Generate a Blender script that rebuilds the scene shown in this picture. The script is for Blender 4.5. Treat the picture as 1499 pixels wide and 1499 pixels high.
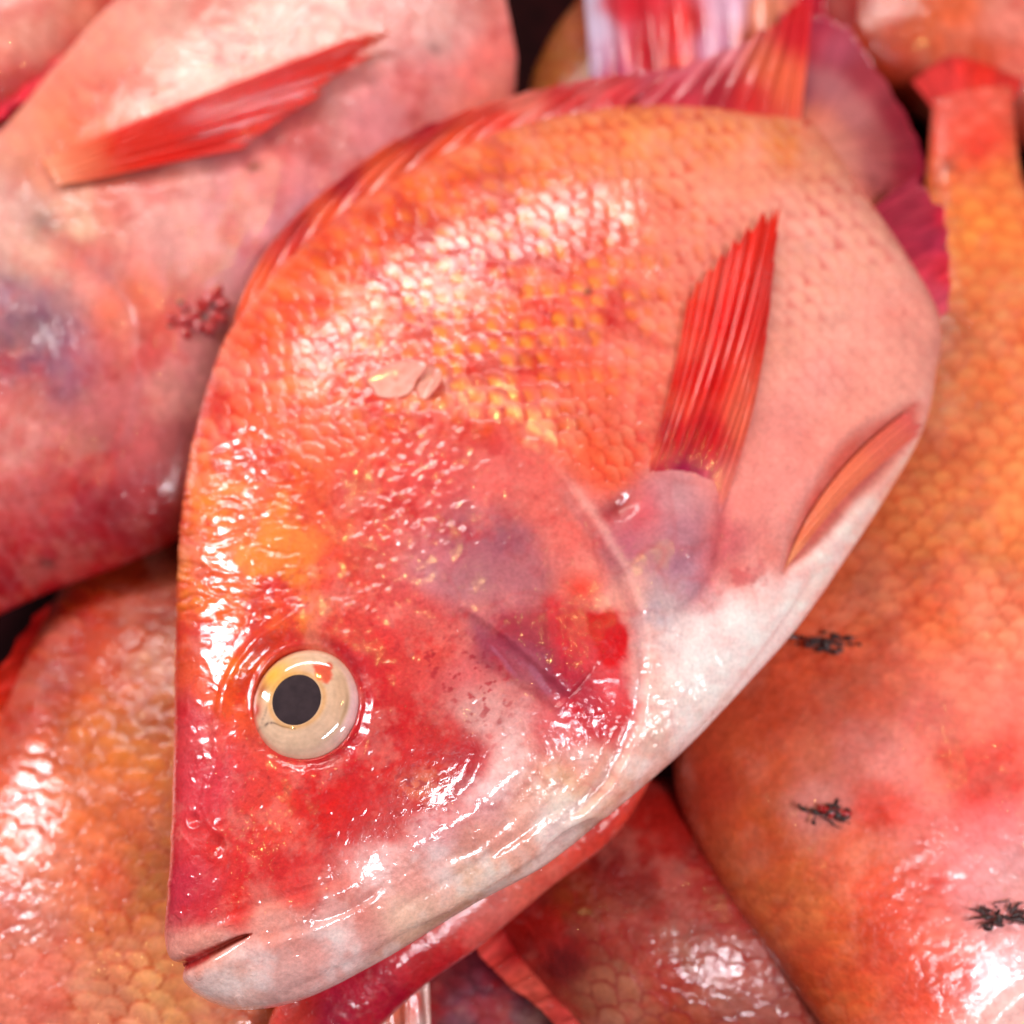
import bpy, math, random
import numpy as np
from mathutils import Vector
from mathutils.bvhtree import BVHTree

for o in list(bpy.data.objects):
    bpy.data.objects.remove(o)
scene = bpy.context.scene
col = scene.collection
random.seed(7)

# ------------------------------------------------------------------ camera
TILT = math.radians(25.0)
DIST = 0.33
HALF = math.radians(25.0)
cam_d = bpy.data.cameras.new('camera')
cam = bpy.data.objects.new('camera', cam_d)
col.objects.link(cam)
cam.location = (0, -DIST * math.sin(TILT), DIST * math.cos(TILT))
cam.rotation_euler = (TILT, 0, 0)
cam_d.sensor_width = 36
cam_d.sensor_fit = 'HORIZONTAL'
cam_d.lens = 18 / math.tan(HALF)
cam_d.clip_start = 0.01
cam_d.clip_end = 10
cam_d.dof.use_dof = True
cam_d.dof.focus_distance = 0.285
cam_d.dof.aperture_fstop = 5.6
scene.camera = cam
scene.render.resolution_x = 1024
scene.render.resolution_y = 1024

# ------------------------------------------------------------------ light
world = bpy.data.worlds.new('World')
scene.world = world
world.use_nodes = True
bg = world.node_tree.nodes['Background']
bg.inputs['Color'].default_value = (1.0, 0.93, 0.97, 1)
bg.inputs['Strength'].default_value = 0.14


def area(name, loc, target, size, power, color):
    d = bpy.data.lights.new(name, 'AREA')
    d.shape = 'RECTANGLE'
    d.size, d.size_y = size
    d.energy = power
    d.color = color
    o = bpy.data.objects.new(name, d)
    col.objects.link(o)
    o.location = loc
    v = Vector(target) - Vector(loc)
    o.rotation_euler = v.to_track_quat('-Z', 'Y').to_euler()
    return o


area('market_lamp_left', (-0.90, 0.30, 0.50), (-0.08, 0, 0), (0.08, 0.46), 8.5, (1.0, 0.92, 0.95))
area('market_lamp_back', (-0.25, 0.86, 0.70), (0.0, 0.08, 0), (0.85, 0.08), 6.0, (1.0, 0.94, 0.90))
area('market_lamp_right', (0.37, -0.43, 0.90), (0, -0.05, 0), (0.42, 0.08), 8.0, (0.97, 0.93, 1.0))
area('added_lamp_side', (0.85, -0.50, 0.52), (0.04, -0.06, 0), (0.12, 0.12), 2.0, (1.0, 0.96, 0.96))  # unseen lamp, added for glints on the belly
for bx, by, bz, be in ((-0.16, 0.47, 0.90, 4.2), (0.48, 0.20, 0.95, 1.3), (-0.38, -0.08, 0.95, 1.0), (-0.36, 1.05, 0.95, 2.4)):
    bulb_d = bpy.data.lights.new('warm_bulb', 'POINT')
    bulb_d.energy = be
    bulb_d.shadow_soft_size = 0.008
    bulb_d.color = (1.0, 0.66, 0.20)
    bulb = bpy.data.objects.new('warm_bulb', bulb_d)
    bulb.location = (bx, by, bz)
    col.objects.link(bulb)

scene.view_settings.view_transform = 'Standard'
scene.view_settings.look = 'None'
scene.view_settings.exposure = -0.10
scene.view_settings.gamma = 1.0
scene.render.engine = 'CYCLES'

# ------------------------------------------------------------------ chart: measured positions -> places in the pile
FPX = 749.5 / math.tan(HALF)
EYE = np.array(cam.location)
FWD = np.array([0, math.sin(TILT), -math.cos(TILT)])
UPV = np.array([0, math.cos(TILT), math.sin(TILT)])
RGT = np.array([1.0, 0, 0])


def rays(p):
    p = np.asarray(p, float)
    return FWD + RGT * ((p[..., 0:1] - 749.5) / FPX) + UPV * ((749.5 - p[..., 1:2]) / FPX)


class Plane:
    """a fish's mid plane: z = z0 + ax*x + ay*y"""
    def __init__(self, z0, ax=0.0, ay=0.0):
        self.z0, self.ax, self.ay = z0, ax, ay
        n = np.array([-ax, -ay, 1.0])
        self.n = n / np.linalg.norm(n)

    def at(self, p, lift=0.0):
        d = rays(p)
        den = d[..., 2] - self.ax * d[..., 0] - self.ay * d[..., 1]
        num = self.z0 + self.ax * EYE[0] + self.ay * EYE[1] - EYE[2]
        t = num / den
        r = EYE + d * t[..., None]
        if np.ndim(lift) or lift:
            r = r + self.n * np.asarray(lift)[..., None]
        return r


def chart(P):
    v = P - EYE
    zc = v @ FWD
    return np.stack([749.5 + FPX * (v @ RGT) / zc, 749.5 - FPX * (v @ UPV) / zc], -1)


# ------------------------------------------------------------------ noise and drawing helpers
_rng = np.random.RandomState(11)
_LAT = _rng.rand(256, 256)


def vnoise(x, y, seed=0):
    x = x + seed * 37.17
    y = y + seed * 91.73
    xi = np.floor(x).astype(int)
    yi = np.floor(y).astype(int)
    fx = x - xi
    fy = y - yi
    fx = fx * fx * fx * (fx * (fx * 6 - 15) + 10)
    fy = fy * fy * fy * (fy * (fy * 6 - 15) + 10)
    a = _LAT[xi & 255, yi & 255]
    b = _LAT[(xi + 1) & 255, yi & 255]
    c = _LAT[xi & 255, (yi + 1) & 255]
    d = _LAT[(xi + 1) & 255, (yi + 1) & 255]
    return (a * (1 - fx) + b * fx) * (1 - fy) + (c * (1 - fx) + d * fx) * fy


def fbm(C, size, octv=4, seed=0, gain=0.5):
    x = C[:, 0] / size
    y = C[:, 1] / size
    s = np.zeros(len(x))
    a, tot = 1.0, 0.0
    for k in range(octv):
        ca, sa = math.cos(0.7 * k + .3), math.sin(0.7 * k + .3)
        s += a * vnoise(x * ca - y * sa, x * sa + y * ca, seed + k * 5)
        tot += a
        a *= gain
        x = x * 2.03
        y = y * 2.03
    return s / tot - 0.5


def sstep(a, b, x):
    t = np.clip((x - a) / (b - a), 0, 1)
    return t * t * (3 - 2 * t)


def catmull(pts, n):
    pts = np.asarray(pts, float)
    k = len(pts)
    t = np.linspace(0, k - 1, n)
    i = np.clip(np.floor(t).astype(int), 0, k - 2)
    f = (t - i)[:, None]
    g = lambda j: pts[np.clip(j, 0, k - 1)]
    p0, p1, p2, p3 = g(i - 1), g(i), g(i + 1), g(i + 2)
    return 0.5 * (2 * p1 + (p2 - p0) * f + (2 * p0 - 5 * p1 + 4 * p2 - p3) * f * f + (3 * p1 - p0 - 3 * p2 + p3) * f ** 3)


def polydist(C, poly, reach=200, smooth=True):
    """distance, signed side (+ = left of travel on the chart, y down) and arc 0..1"""
    if smooth and len(poly) > 2:
        poly = catmull(poly, len(poly) * 4)
    poly = np.asarray(poly, float)
    lo, hi = poly.min(0) - reach, poly.max(0) + reach
    m = np.where((C[:, 0] > lo[0]) & (C[:, 0] < hi[0]) & (C[:, 1] > lo[1]) & (C[:, 1] < hi[1]))[0]
    D = np.full(len(C), 1e4)
    S = np.ones(len(C))
    U = np.zeros(len(C))
    X = C[m]
    best = np.full(len(m), 1e4)
    side = np.ones(len(m))
    arc = np.zeros(len(m))
    ns = len(poly) - 1
    for i in range(ns):
        a, b = poly[i], poly[i + 1]
        ab = b - a
        t = np.clip(((X - a) @ ab) / (ab @ ab + 1e-9), 0, 1)
        q = X - a - t[:, None] * ab
        d = np.hypot(q[:, 0], q[:, 1])
        k = d < best
        best[k] = d[k]
        cr = ab[0] * (X[:, 1] - a[1]) - ab[1] * (X[:, 0] - a[0])
        side[k] = np.where(cr[k] > 0, -1, 1)
        arc[k] = (i + t[k]) / ns
    D[m] = best
    S[m] = side
    U[m] = arc
    return D, S, U


def stroke(C, poly, w, fade=0.0, reach=None):
    D, S, U = polydist(C, poly, reach or w * 4 + 5)
    g = np.exp(-(D / w) ** 2)
    if fade:
        g = g * np.clip(U / fade, 0, 1) * np.clip((1 - U) / fade, 0, 1)
    return g


def inside(C, poly, soft=6.0):
    poly = catmull(list(poly) + [poly[0]], len(poly) * 4)
    D, S, U = polydist(C, poly, soft * 3 + 5, smooth=False)
    x, y = C[:, 0], C[:, 1]
    ins = np.zeros(len(C), bool)
    for i in range(len(poly) - 1):
        (x1, y1), (x2, y2) = poly[i], poly[i + 1]
        if y1 == y2:
            continue
        c = (y1 > y) != (y2 > y)
        ins ^= c & (x < (x2 - x1) * (y - y1) / (y2 - y1) + x1)
    sd = np.where(ins, D, -D)
    return sstep(-soft, soft, sd)


def spot(C, cx, cy, rx, ry=None, ang=0):
    ry = ry or rx
    a = math.radians(ang)
    dx, dy = C[:, 0] - cx, C[:, 1] - cy
    u = dx * math.cos(a) + dy * math.sin(a)
    v = -dx * math.sin(a) + dy * math.cos(a)
    return np.exp(-(u / rx) ** 2 - (v / ry) ** 2)


def hexlin(h):
    c = np.array([int(h[i:i + 2], 16) for i in (0, 2, 4)]) / 255.0
    return np.where(c <= 0.04045, c / 12.92, ((c + 0.055) / 1.055) ** 2.4)


def parse(s):
    pts, cols = [], []
    for tok in s.split():
        a, b, h = tok.split(',')
        pts.append((float(a), float(b)))
        cols.append(hexlin(h))
    return np.array(pts), np.array(cols)


def tint(C, table, eps=26.0, warp=14.0, seed=3):
    pts, cols = table
    W = C.copy()
    W[:, 0] += warp * 2 * (fbm(C, 70, 4, seed, .6))
    W[:, 1] += warp * 2 * (fbm(C, 70, 4, seed + 9, .6))
    num = np.zeros((len(C), 3))
    den = np.zeros(len(C))
    for p, c in zip(pts, cols):
        d2 = (W[:, 0] - p[0]) ** 2 + (W[:, 1] - p[1]) ** 2
        w = 1.0 / (d2 + eps * eps) ** 2.0
        num += w[:, None] * c
        den += w
    K = num / den[:, None]
    sat = (K.max(1) - K.min(1)) / K.max(1)
    return K ** (1.0 + 0.14 * sat)[:, None]


def mixc(colr, m, h):
    c = hexlin(h) if isinstance(h, str) else h
    colr += np.clip(m + np.zeros(len(colr)), 0, 1)[:, None] * (c - colr)


def scales(C, ang, size, origin=(700, 600), bend=0.0, aspect=1.15, seed=0):
    """overlapping scale relief: returns height 0..1, rim mask, random id, distance inside the visible lens"""
    a = math.radians(ang)
    dx, dy = C[:, 0] - origin[0], C[:, 1] - origin[1]
    dx = dx + 16 * fbm(C, 90, 2, seed + 40)
    dy = dy + 16 * fbm(C, 90, 2, seed + 44)
    u = (dx * math.cos(a) + dy * math.sin(a)) / size
    v = (-dx * math.sin(a) + dy * math.cos(a)) / size
    u = u + bend * v * v
    ps = 0.55                                   # row step along the body
    best = np.full(len(C), 1e9)
    H = np.zeros(len(C))
    RIM = np.zeros(len(C))
    ID = np.zeros(len(C))
    SU = np.zeros(len(C))
    R = 0.78
    row0 = np.floor(u / ps)
    for dr in (-2, -1, 0, 1):
        row = row0 + dr
        off = 0.5 * np.mod(row, 2)
        for dc in (-1, 0, 1):
            cc = np.floor(v - off + 0.5) + dc
            cu = row * ps
            cv = cc + off
            jit = _LAT[(row.astype(int) * 31 + cc.astype(int) * 17 + 13) & 255, (cc.astype(int) * 29 + row.astype(int) * 5 + 50 + seed) & 255]
            cu = cu + (jit - .5) * .16
            cv = cv + (_LAT[(cc.astype(int) * 13) & 255, (row.astype(int) * 11) & 255] - .5) * .22
            q = np.hypot((u - cu), (v - cv) * aspect)
            ins = q < R * (0.94 + 0.12 * jit)
            k = ins & (cu + 0.0001 * dc < best)
            best[k] = (cu + 0.0001 * dc)[k]
            H[k] = (((u - cu) + R) / (2 * R))[k]
            RIM[k] = np.exp(-((R - q) / 0.09) ** 2)[k]
            ID[k] = jit[k]
            SU[k] = q[k]
    return H, RIM, ID, SU


# ------------------------------------------------------------------ materials
def new_mat(name):
    m = bpy.data.materials.new(name)
    m.use_nodes = True
    nt = m.node_tree
    return m, nt, nt.nodes['Principled BSDF']


def skin_material(name, rough=0.22, bump=0.5, sss=0.06, mottle=0.16, fine=900.0, wet=0.85, rough_hi=0.42):
    m, nt, b = new_mat(name)
    N, L = nt.nodes, nt.links
    at = N.new('ShaderNodeAttribute')
    at.attribute_name = 'skin'
    tc = N.new('ShaderNodeTexCoord')
    n1 = N.new('ShaderNodeTexNoise')
    n1.inputs['Scale'].default_value = fine
    n1.inputs['Detail'].default_value = 5
    n1.inputs['Roughness'].default_value = 0.65
    L.new(tc.outputs['Object'], n1.inputs['Vector'])
    rmp = N.new('ShaderNodeMapRange')
    rmp.inputs['From Min'].default_value = 0.3
    rmp.inputs['From Max'].default_value = 0.7
    rmp.inputs['To Min'].default_value = 1 - mottle
    rmp.inputs['To Max'].default_value = 1 + mottle
    L.new(n1.outputs['Fac'], rmp.inputs['Value'])
    hsv = N.new('ShaderNodeHueSaturation')
    L.new(at.outputs['Color'], hsv.inputs['Color'])
    L.new(rmp.outputs['Result'], hsv.inputs['Value'])
    L.new(hsv.outputs['Color'], b.inputs['Base Color'])
    # wet film: patches of smoother and rougher skin, little ripples
    n2 = N.new('ShaderNodeTexNoise')
    n2.inputs['Scale'].default_value = fine * 0.16
    n2.inputs['Detail'].default_value = 3
    L.new(tc.outputs['Object'], n2.inputs['Vector'])
    r2 = N.new('ShaderNodeMapRange')
    r2.inputs['From Min'].default_value = 0.38
    r2.inputs['From Max'].default_value = 0.62
    r2.inputs['To Min'].default_value = rough
    r2.inputs['To Max'].default_value = rough_hi
    L.new(n2.outputs['Fac'], r2.inputs['Value'])
    L.new(r2.outputs['Result'], b.inputs['Roughness'])
    n3 = N.new('ShaderNodeTexNoise')
    n3.inputs['Scale'].default_value = fine * 0.55
    n3.inputs['Detail'].default_value = 4
    n3.inputs['Roughness'].default_value = 0.6
    n3.inputs['Distortion'].default_value = 0.6
    L.new(tc.outputs['Object'], n3.inputs['Vector'])
    bp = N.new('ShaderNodeBump')
    bp.inputs['Strength'].default_value = bump
    bp.inputs['Distance'].default_value = 0.0008
    L.new(n3.outputs['Fac'], bp.inputs['Height'])
    L.new(bp.outputs['Normal'], b.inputs['Normal'])
    b.inputs['Subsurface Weight'].default_value = sss
    b.inputs['Subsurface Radius'].default_value = (1.0, 0.35, 0.25)
    b.inputs['Subsurface Scale'].default_value = 0.003
    b.inputs['Coat Weight'].default_value = wet
    b.inputs['Coat IOR'].default_value = 1.6
    b.inputs['Coat Roughness'].default_value = 0.02
    b.inputs['Specular IOR Level'].default_value = 0.18
    # the coat's own softer ripples
    bp2 = N.new('ShaderNodeBump')
    bp2.inputs['Strength'].default_value = bump * 0.55
    bp2.inputs['Distance'].default_value = 0.0010
    L.new(n2.outputs['Fac'], bp2.inputs['Height'])
    bp3 = N.new('ShaderNodeBump')
    bp3.inputs['Strength'].default_value = bump * 0.5
    bp3.inputs['Distance'].default_value = 0.0006
    L.new(n3.outputs['Fac'], bp3.inputs['Height'])
    L.new(bp2.outputs['Normal'], bp3.inputs['Normal'])
    L.new(bp3.outputs['Normal'], b.inputs['Coat Normal'])
    return m


def plain_material(name, h1, h2, scale=400.0, rough=0.3, bump=0.2, wet=0.4, sss=0.1):
    m, nt, b = new_mat(name)
    N, L = nt.nodes, nt.links
    tc = N.new('ShaderNodeTexCoord')
    n1 = N.new('ShaderNodeTexNoise')
    n1.inputs['Scale'].default_value = scale
    n1.inputs['Detail'].default_value = 4
    L.new(tc.outputs['Object'], n1.inputs['Vector'])
    cr = N.new('ShaderNodeValToRGB')
    cr.color_ramp.elements[0].position = 0.35
    cr.color_ramp.elements[1].position = 0.65
    cr.color_ramp.elements[0].color = (*hexlin(h1), 1)
    cr.color_ramp.elements[1].color = (*hexlin(h2), 1)
    L.new(n1.outputs['Fac'], cr.inputs['Fac'])
    L.new(cr.outputs['Color'], b.inputs['Base Color'])
    bp = N.new('ShaderNodeBump')
    bp.inputs['Strength'].default_value = bump
    bp.inputs['Distance'].default_value = 0.0006
    L.new(n1.outputs['Fac'], bp.inputs['Height'])
    L.new(bp.outputs['Normal'], b.inputs['Normal'])
    b.inputs['Roughness'].default_value = rough
    b.inputs['Coat Weight'].default_value = wet
    b.inputs['Coat Roughness'].default_value = 0.08
    b.inputs['Subsurface Weight'].default_value = sss
    b.inputs['Subsurface Radius'].default_value = (1.0, 0.3, 0.2)
    b.inputs['Subsurface Scale'].default_value = 0.002
    return m


M_SKIN = skin_material('wet_fish_skin', rough=0.20, bump=0.34)
M_FAR = skin_material('wet_fish_skin_soft', rough=0.24, bump=0.75, fine=600, wet=0.6)
M_FIN = skin_material('wet_fin_membrane', rough=0.25, bump=0.25, sss=0.0, mottle=0.12, wet=0.45)
M_FIN.node_tree.nodes['Principled BSDF'].inputs['Specular IOR Level'].default_value = 0.08
M_EYE = skin_material('eyeball', rough=0.10, bump=0.05, sss=0.1, mottle=0.10, fine=500, wet=1.0, rough_hi=0.16)
M_PUPIL = plain_material('pupil', '30262a', '3a2e32', 300, 0.7, 0.03, 0.0, 0)
M_PUPIL.node_tree.nodes['Principled BSDF'].inputs['Specular IOR Level'].default_value = 0.08
M_DIRT = plain_material('dark_scrap', '120606', '40120c', 900, 0.35, 0.6, 0.3, 0)
M_CLOT = plain_material('blood_clot', '8c0810', 'c81c18', 700, 0.25, 0.4, 0.6, 0.1)
M_SCALE = plain_material('loose_scale_skin', 'ec8c7a', 'f2a494', 300, 0.25, 0.15, 0.5, 0.2)
M_TRAY = plain_material('tray_plastic', '1a0305', '280609', 60, 0.7, 0.2, 0.0, 0)
M_TRAY.node_tree.nodes['Principled BSDF'].inputs['Specular IOR Level'].default_value = 0.05


def make_mesh(name, V, quads, mat, parent=None, skin=None, smooth=True):
    me = bpy.data.meshes.new(name)
    V = np.ascontiguousarray(V, np.float32)
    F = np.ascontiguousarray(quads, np.int32)
    me.vertices.add(len(V))
    me.vertices.foreach_set('co', V.ravel())
    k = F.shape[1]
    me.loops.add(F.size)
    me.loops.foreach_set('vertex_index', F.ravel())
    me.polygons.add(len(F))
    me.polygons.foreach_set('loop_start', np.arange(0, F.size, k, dtype=np.int32))
    me.polygons.foreach_set('loop_total', np.full(len(F), k, np.int32))
    me.update(calc_edges=True)
    if smooth:
        me.polygons.foreach_set('use_smooth', np.ones(len(F), bool))
    if skin is not None:
        a = me.attributes.new('skin', 'FLOAT_COLOR', 'POINT')
        c = np.ones((len(V), 4), np.float32)
        c[:, :3] = skin
        a.data.foreach_set('color', c.ravel())
    me.materials.append(mat)
    o = bpy.data.objects.new(name, me)
    col.objects.link(o)
    if parent is not None:
        o.parent = parent
        o.matrix_parent_inverse = parent.matrix_world.inverted()
    return o


def thing(name, label, cat, loc, group=None):
    o = bpy.data.objects.new(name, None)
    o.empty_display_size = 0.02
    col.objects.link(o)
    o.location = loc
    bpy.context.view_layer.update()
    o['label'] = label
    o['category'] = cat
    if group:
        o['group'] = group
    return o


def grid_quads(n, m, wrap=False, base=0):
    i = np.arange(n - 1)[:, None]
    j = np.arange(m if wrap else m - 1)[None, :]
    j2 = (j + 1) % m
    q = np.stack([i * m + j, (i + 1) * m + j, (i + 1) * m + j2, i * m + j2], -1).reshape(-1, 4)
    return q + base


def grid_normals(P):
    du = np.gradient(P, axis=0)
    dv = np.gradient(P, axis=1)
    n = np.cross(du, dv)
    l = np.linalg.norm(n, axis=-1, keepdims=True)
    return n / np.maximum(l, 1e-12)


# ------------------------------------------------------------------ a fish body
class Fish:
    def __init__(self, label, pairs, plane, thick, n, mt, mb, paint, relief, mat, group='red fish in the pile', prof=(2.3, 0.5), skew=1.0):
        self.plane = plane
        D = catmull([p[0] for p in pairs], n)
        Vv = catmull([p[1] for p in pairs], n)
        Dw, Vw = plane.at(D), plane.at(Vv)
        self.Dw, self.Vw, self.Dc, self.Vc = Dw, Vw, D, Vv
        cx = (Dw.mean(0) + Vw.mean(0)) / 2
        tmax = max(t[1] for t in thick)
        self.root = thing('fish', label, 'fish', cx - plane.n * tmax, group)
        sarr = np.linspace(0, 1, n)
        T = catmull_scalar(thick, sarr)
        th = np.linspace(0, np.pi, mt)
        w = 0.5 * (1 - np.cos(th)) * 0.72 + 0.28 * th / np.pi
        def prof_h(w):
            x = 2 * w ** skew - 1
            return np.maximum(1 - np.abs(x) ** prof[0], 0) ** prof[1]
        base = Dw[:, None, :] * (1 - w)[None, :, None] + Vw[:, None, :] * w[None, :, None]
        top = base + plane.n * (T[:, None] * prof_h(w)[None, :])[..., None]
        # coarse surface for laying things on it
        step_i, step_j = max(1, n // 120), max(1, mt // 90)
        ii = np.unique(np.r_[np.arange(0, n, step_i), n - 1])
        jj = np.unique(np.r_[np.arange(0, mt, step_j), mt - 1])
        cg = top[ii][:, jj]
        self.bvh = BVHTree.FromPolygons([tuple(v) for v in cg.reshape(-1, 3)], grid_quads(len(ii), len(jj)).tolist())
        nrm = grid_normals(top)
        flip = np.sign((nrm @ plane.n).mean())
        nrm *= flip
        # keep edge rows from exploding
        C = chart(top.reshape(-1, 3))
        h = relief(C) if relief else np.zeros(len(C))
        edge = (sstep(0, 0.02, w) * sstep(0, 0.02, 1 - w))[None, :] * np.ones((n, 1))
        edge *= sstep(0, 0.01, sarr)[:, None] * sstep(0, 0.01, 1 - sarr)[:, None]
        hh = h.reshape(n, mt) * (0.25 + 0.75 * edge)
        top = top + nrm * hh[..., None]
        colr = paint(C).reshape(n, mt, 3)
        wb = 0.5 * (1 - np.cos(np.linspace(np.pi, 0, mb)))[1:-1]
        bot = Dw[:, None, :] * (1 - wb)[None, :, None] + Vw[:, None, :] * wb[None, :, None]
        bot = bot - plane.n * (T[:, None] * prof_h(wb)[None, :])[..., None]
        idx = np.clip(np.searchsorted(w, wb), 0, mt - 1)
        P = np.concatenate([top, bot], 1)
        K = np.concatenate([colr, colr[:, idx]], 1)
        m = P.shape[1]
        q = grid_quads(n, m, wrap=True)
        if flip > 0:
            q = q[:, ::-1]
        V = P.reshape(-1, 3)
        # close the ends with small fans made of quads to a centre
        c0 = P[0].mean(0)
        c1 = P[-1].mean(0)
        V = np.concatenate([V, [c0, c1]])
        K = np.concatenate([K.reshape(-1, 3), [K[0].mean(0), K[-1].mean(0)]])
        j = np.arange(m)
        b0 = np.stack([np.full(m, len(V) - 2), j, (j + 1) % m], -1)
        b1 = np.stack([np.full(m, len(V) - 1), (n - 1) * m + (j + 1) % m, (n - 1) * m + j], -1)
        tris = np.concatenate([q[:, [0, 1, 2]], q[:, [0, 2, 3]], b0, b1])
        self.body = make_mesh('body', V, tris, mat, self.root, K)

    def surf(self, p, lift=0.0):
        """points on the upper flank under chart points"""
        p = np.atleast_2d(np.asarray(p, float))
        d = rays(p)
        out = self.plane.at(p)
        nr = np.tile(self.plane.n, (len(p), 1))
        for i in range(len(p)):
            hit = self.bvh.ray_cast(Vector(EYE), Vector(d[i]).normalized())
            if hit[0] is not None:
                out[i] = hit[0]
                nn = np.array(hit[1])
                nr[i] = nn if nn @ self.plane.n > 0 else -nn
        return out + nr * (np.zeros(len(p)) + lift)[:, None], nr


def catmull_scalar(pairs, s):
    x = np.array([p[0] for p in pairs])
    y = np.array([p[1] for p in pairs])
    # smooth monotone-ish interpolation
    m = np.gradient(y, x)
    i = np.clip(np.searchsorted(x, s) - 1, 0, len(x) - 2)
    hgt = x[i + 1] - x[i]
    t = (s - x[i]) / hgt
    return ((2 * t ** 3 - 3 * t ** 2 + 1) * y[i] + (t ** 3 - 2 * t ** 2 + t) * hgt * m[i] + (-2 * t ** 3 + 3 * t ** 2) * y[i + 1] + (t ** 3 - t ** 2) * hgt * m[i + 1])


def fin(fish, name, root, tip, place, nray, table, ray_name='fin_ray', ray_r=0.0009, ray_tab=None, nu=None, nv=26, wave=0.0006, ragged=0.08, thick=0.0005, bow=0.0, mat=None, eps=22, label=None, ray_len=1.0, streak=0.9):
    """membrane sheet with thickness + its rays, each a tapered tube of its own. place(chart pts, u, v) -> world pts, normals"""
    mat = mat or M_FIN
    nu = nu or nray * 6
    R = catmull(root, nu)
    Tp = catmull(tip, nu)
    u = np.linspace(0, 1, nu)
    v = np.linspace(0, 1, nv)
    rg = 1 - ragged * (0.5 + 0.5 * np.cos(u * (nray - 1) * 2 * np.pi)) * 0 - 0.5 * ragged * np.abs(np.sin(u * (nray - 1) * np.pi)) - ragged * _LAT[(np.floor(u * nray).astype(int) * 7 + nray) & 255, 17]
    vv = v[None, :] * rg[:, None]
    G = R[:, None, :] * (1 - vv)[..., None] + Tp[:, None, :] * vv[..., None]
    if bow:
        t = Tp - R
        nrm2 = np.stack([-t[:, 1], t[:, 0]], -1)
        G = G + (bow * np.sin(np.pi * vv))[..., None] * nrm2[:, None, :]
    uu = np.repeat(u, nv)
    fl = G.reshape(-1, 2)
    W, Nn = place(fl, uu, vv.ravel())
    wv = wave * np.cos(uu * (nray - 1) * 2 * np.pi) * np.clip((vv.ravel() - .1) * 2, 0, 1)
    W = W + Nn * wv[:, None]
    C = fl
    K = tint(C, table, eps, 6)
    K2 = K * (1 + streak * fbm(np.stack([uu * 900, vv.ravel() * 90], -1), 30, 3, 5))[:, None]
    K2 = np.clip(K2, 0, 1)
    tk = thick * (1 - 0.6 * vv.ravel())
    top = W + Nn * (tk / 2)[:, None]
    bot = W - Nn * (tk / 2)[:, None]
    q = grid_quads(nu, nv)
    n0 = nu * nv
    # rim
    loop = np.r_[np.arange(nv), np.arange(1, nu) * nv + nv - 1, (nu - 1) * nv + np.arange(nv - 2, -1, -1), np.arange(nu - 2, 0, -1) * nv]
    l2 = np.roll(loop, -1)
    rim = np.stack([loop, l2, l2 + n0, loop + n0], -1)
    nz = np.cross(top[nv] - top[0], top[1] - top[0]) @ Nn[0]
    if nz < 0:
        F = np.concatenate([q[:, ::-1], q + n0, rim])
    else:
        F = np.concatenate([q, q[:, ::-1] + n0, rim[:, ::-1]])
    o = make_mesh(name, np.concatenate([top, bot]), F, mat, fish.root, np.concatenate([K2, K2]))
    if label:
        o['label'] = label
    # rays
    ns, sd = 14, 7
    for k in range(nray):
        a = k / (nray - 1) if nray > 1 else 0.5
        i = int(round(a * (nu - 1)))
        ln = rg[i] * ray_len
        idx = np.linspace(0, nv - 1, ns)
        i0 = np.floor(idx).astype(int)
        i1 = np.minimum(i0 + 1, nv - 1)
        f = (idx - i0)[:, None]
        Wg = W.reshape(nu, nv, 3)[i]
        Ng = Nn.reshape(nu, nv, 3)[i]
        ctr = Wg[i0] * (1 - f) + Wg[i1] * f
        nn = Ng[i0]
        tan = np.gradient(ctr, axis=0)
        tan /= np.linalg.norm(tan, axis=1, keepdims=True) + 1e-12
        sd_v = np.cross(tan, nn)
        sd_v /= np.linalg.norm(sd_v, axis=1, keepdims=True) + 1e-12
        rad = ray_r * (1 - 0.75 * np.linspace(0, 1, ns)) * (0.8 + 0.4 * _LAT[k * 3 & 255, 91]) * np.clip(.12 + 5 * np.linspace(0, 1, ns), 0, 1)
        ph = np.arange(sd) / sd * 2 * np.pi
        Pt = ctr[:, None] + (np.cos(ph)[None, :, None] * sd_v[:, None] + np.sin(ph)[None, :, None] * 0.8 * nn[:, None]) * rad[:, None, None]
        Vt = Pt.reshape(-1, 3)
        Fq = grid_quads(ns, sd, wrap=True)
        ck = K.reshape(nu, nv, 3)[i][i0]
        if ray_tab is not None:
            ck = ck * 0.35 + 0.65 * ray_tab[k % len(ray_tab)]
        make_mesh(ray_name, Vt, Fq, mat, o, np.repeat(ck, sd, 0))
    return o


def rows(*h):
    return [hexlin(x) for x in h]


# ------------------------------------------------------------------ tray under the pile
tray = make_mesh('tray_floor', np.array([[-1, -1, -.17], [1, -1, -.17], [1, 1.2, -.17], [-1, 1.2, -.17]]), np.array([[0, 1, 2, 3]]), M_TRAY)
tray['kind'] = 'structure'

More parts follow.
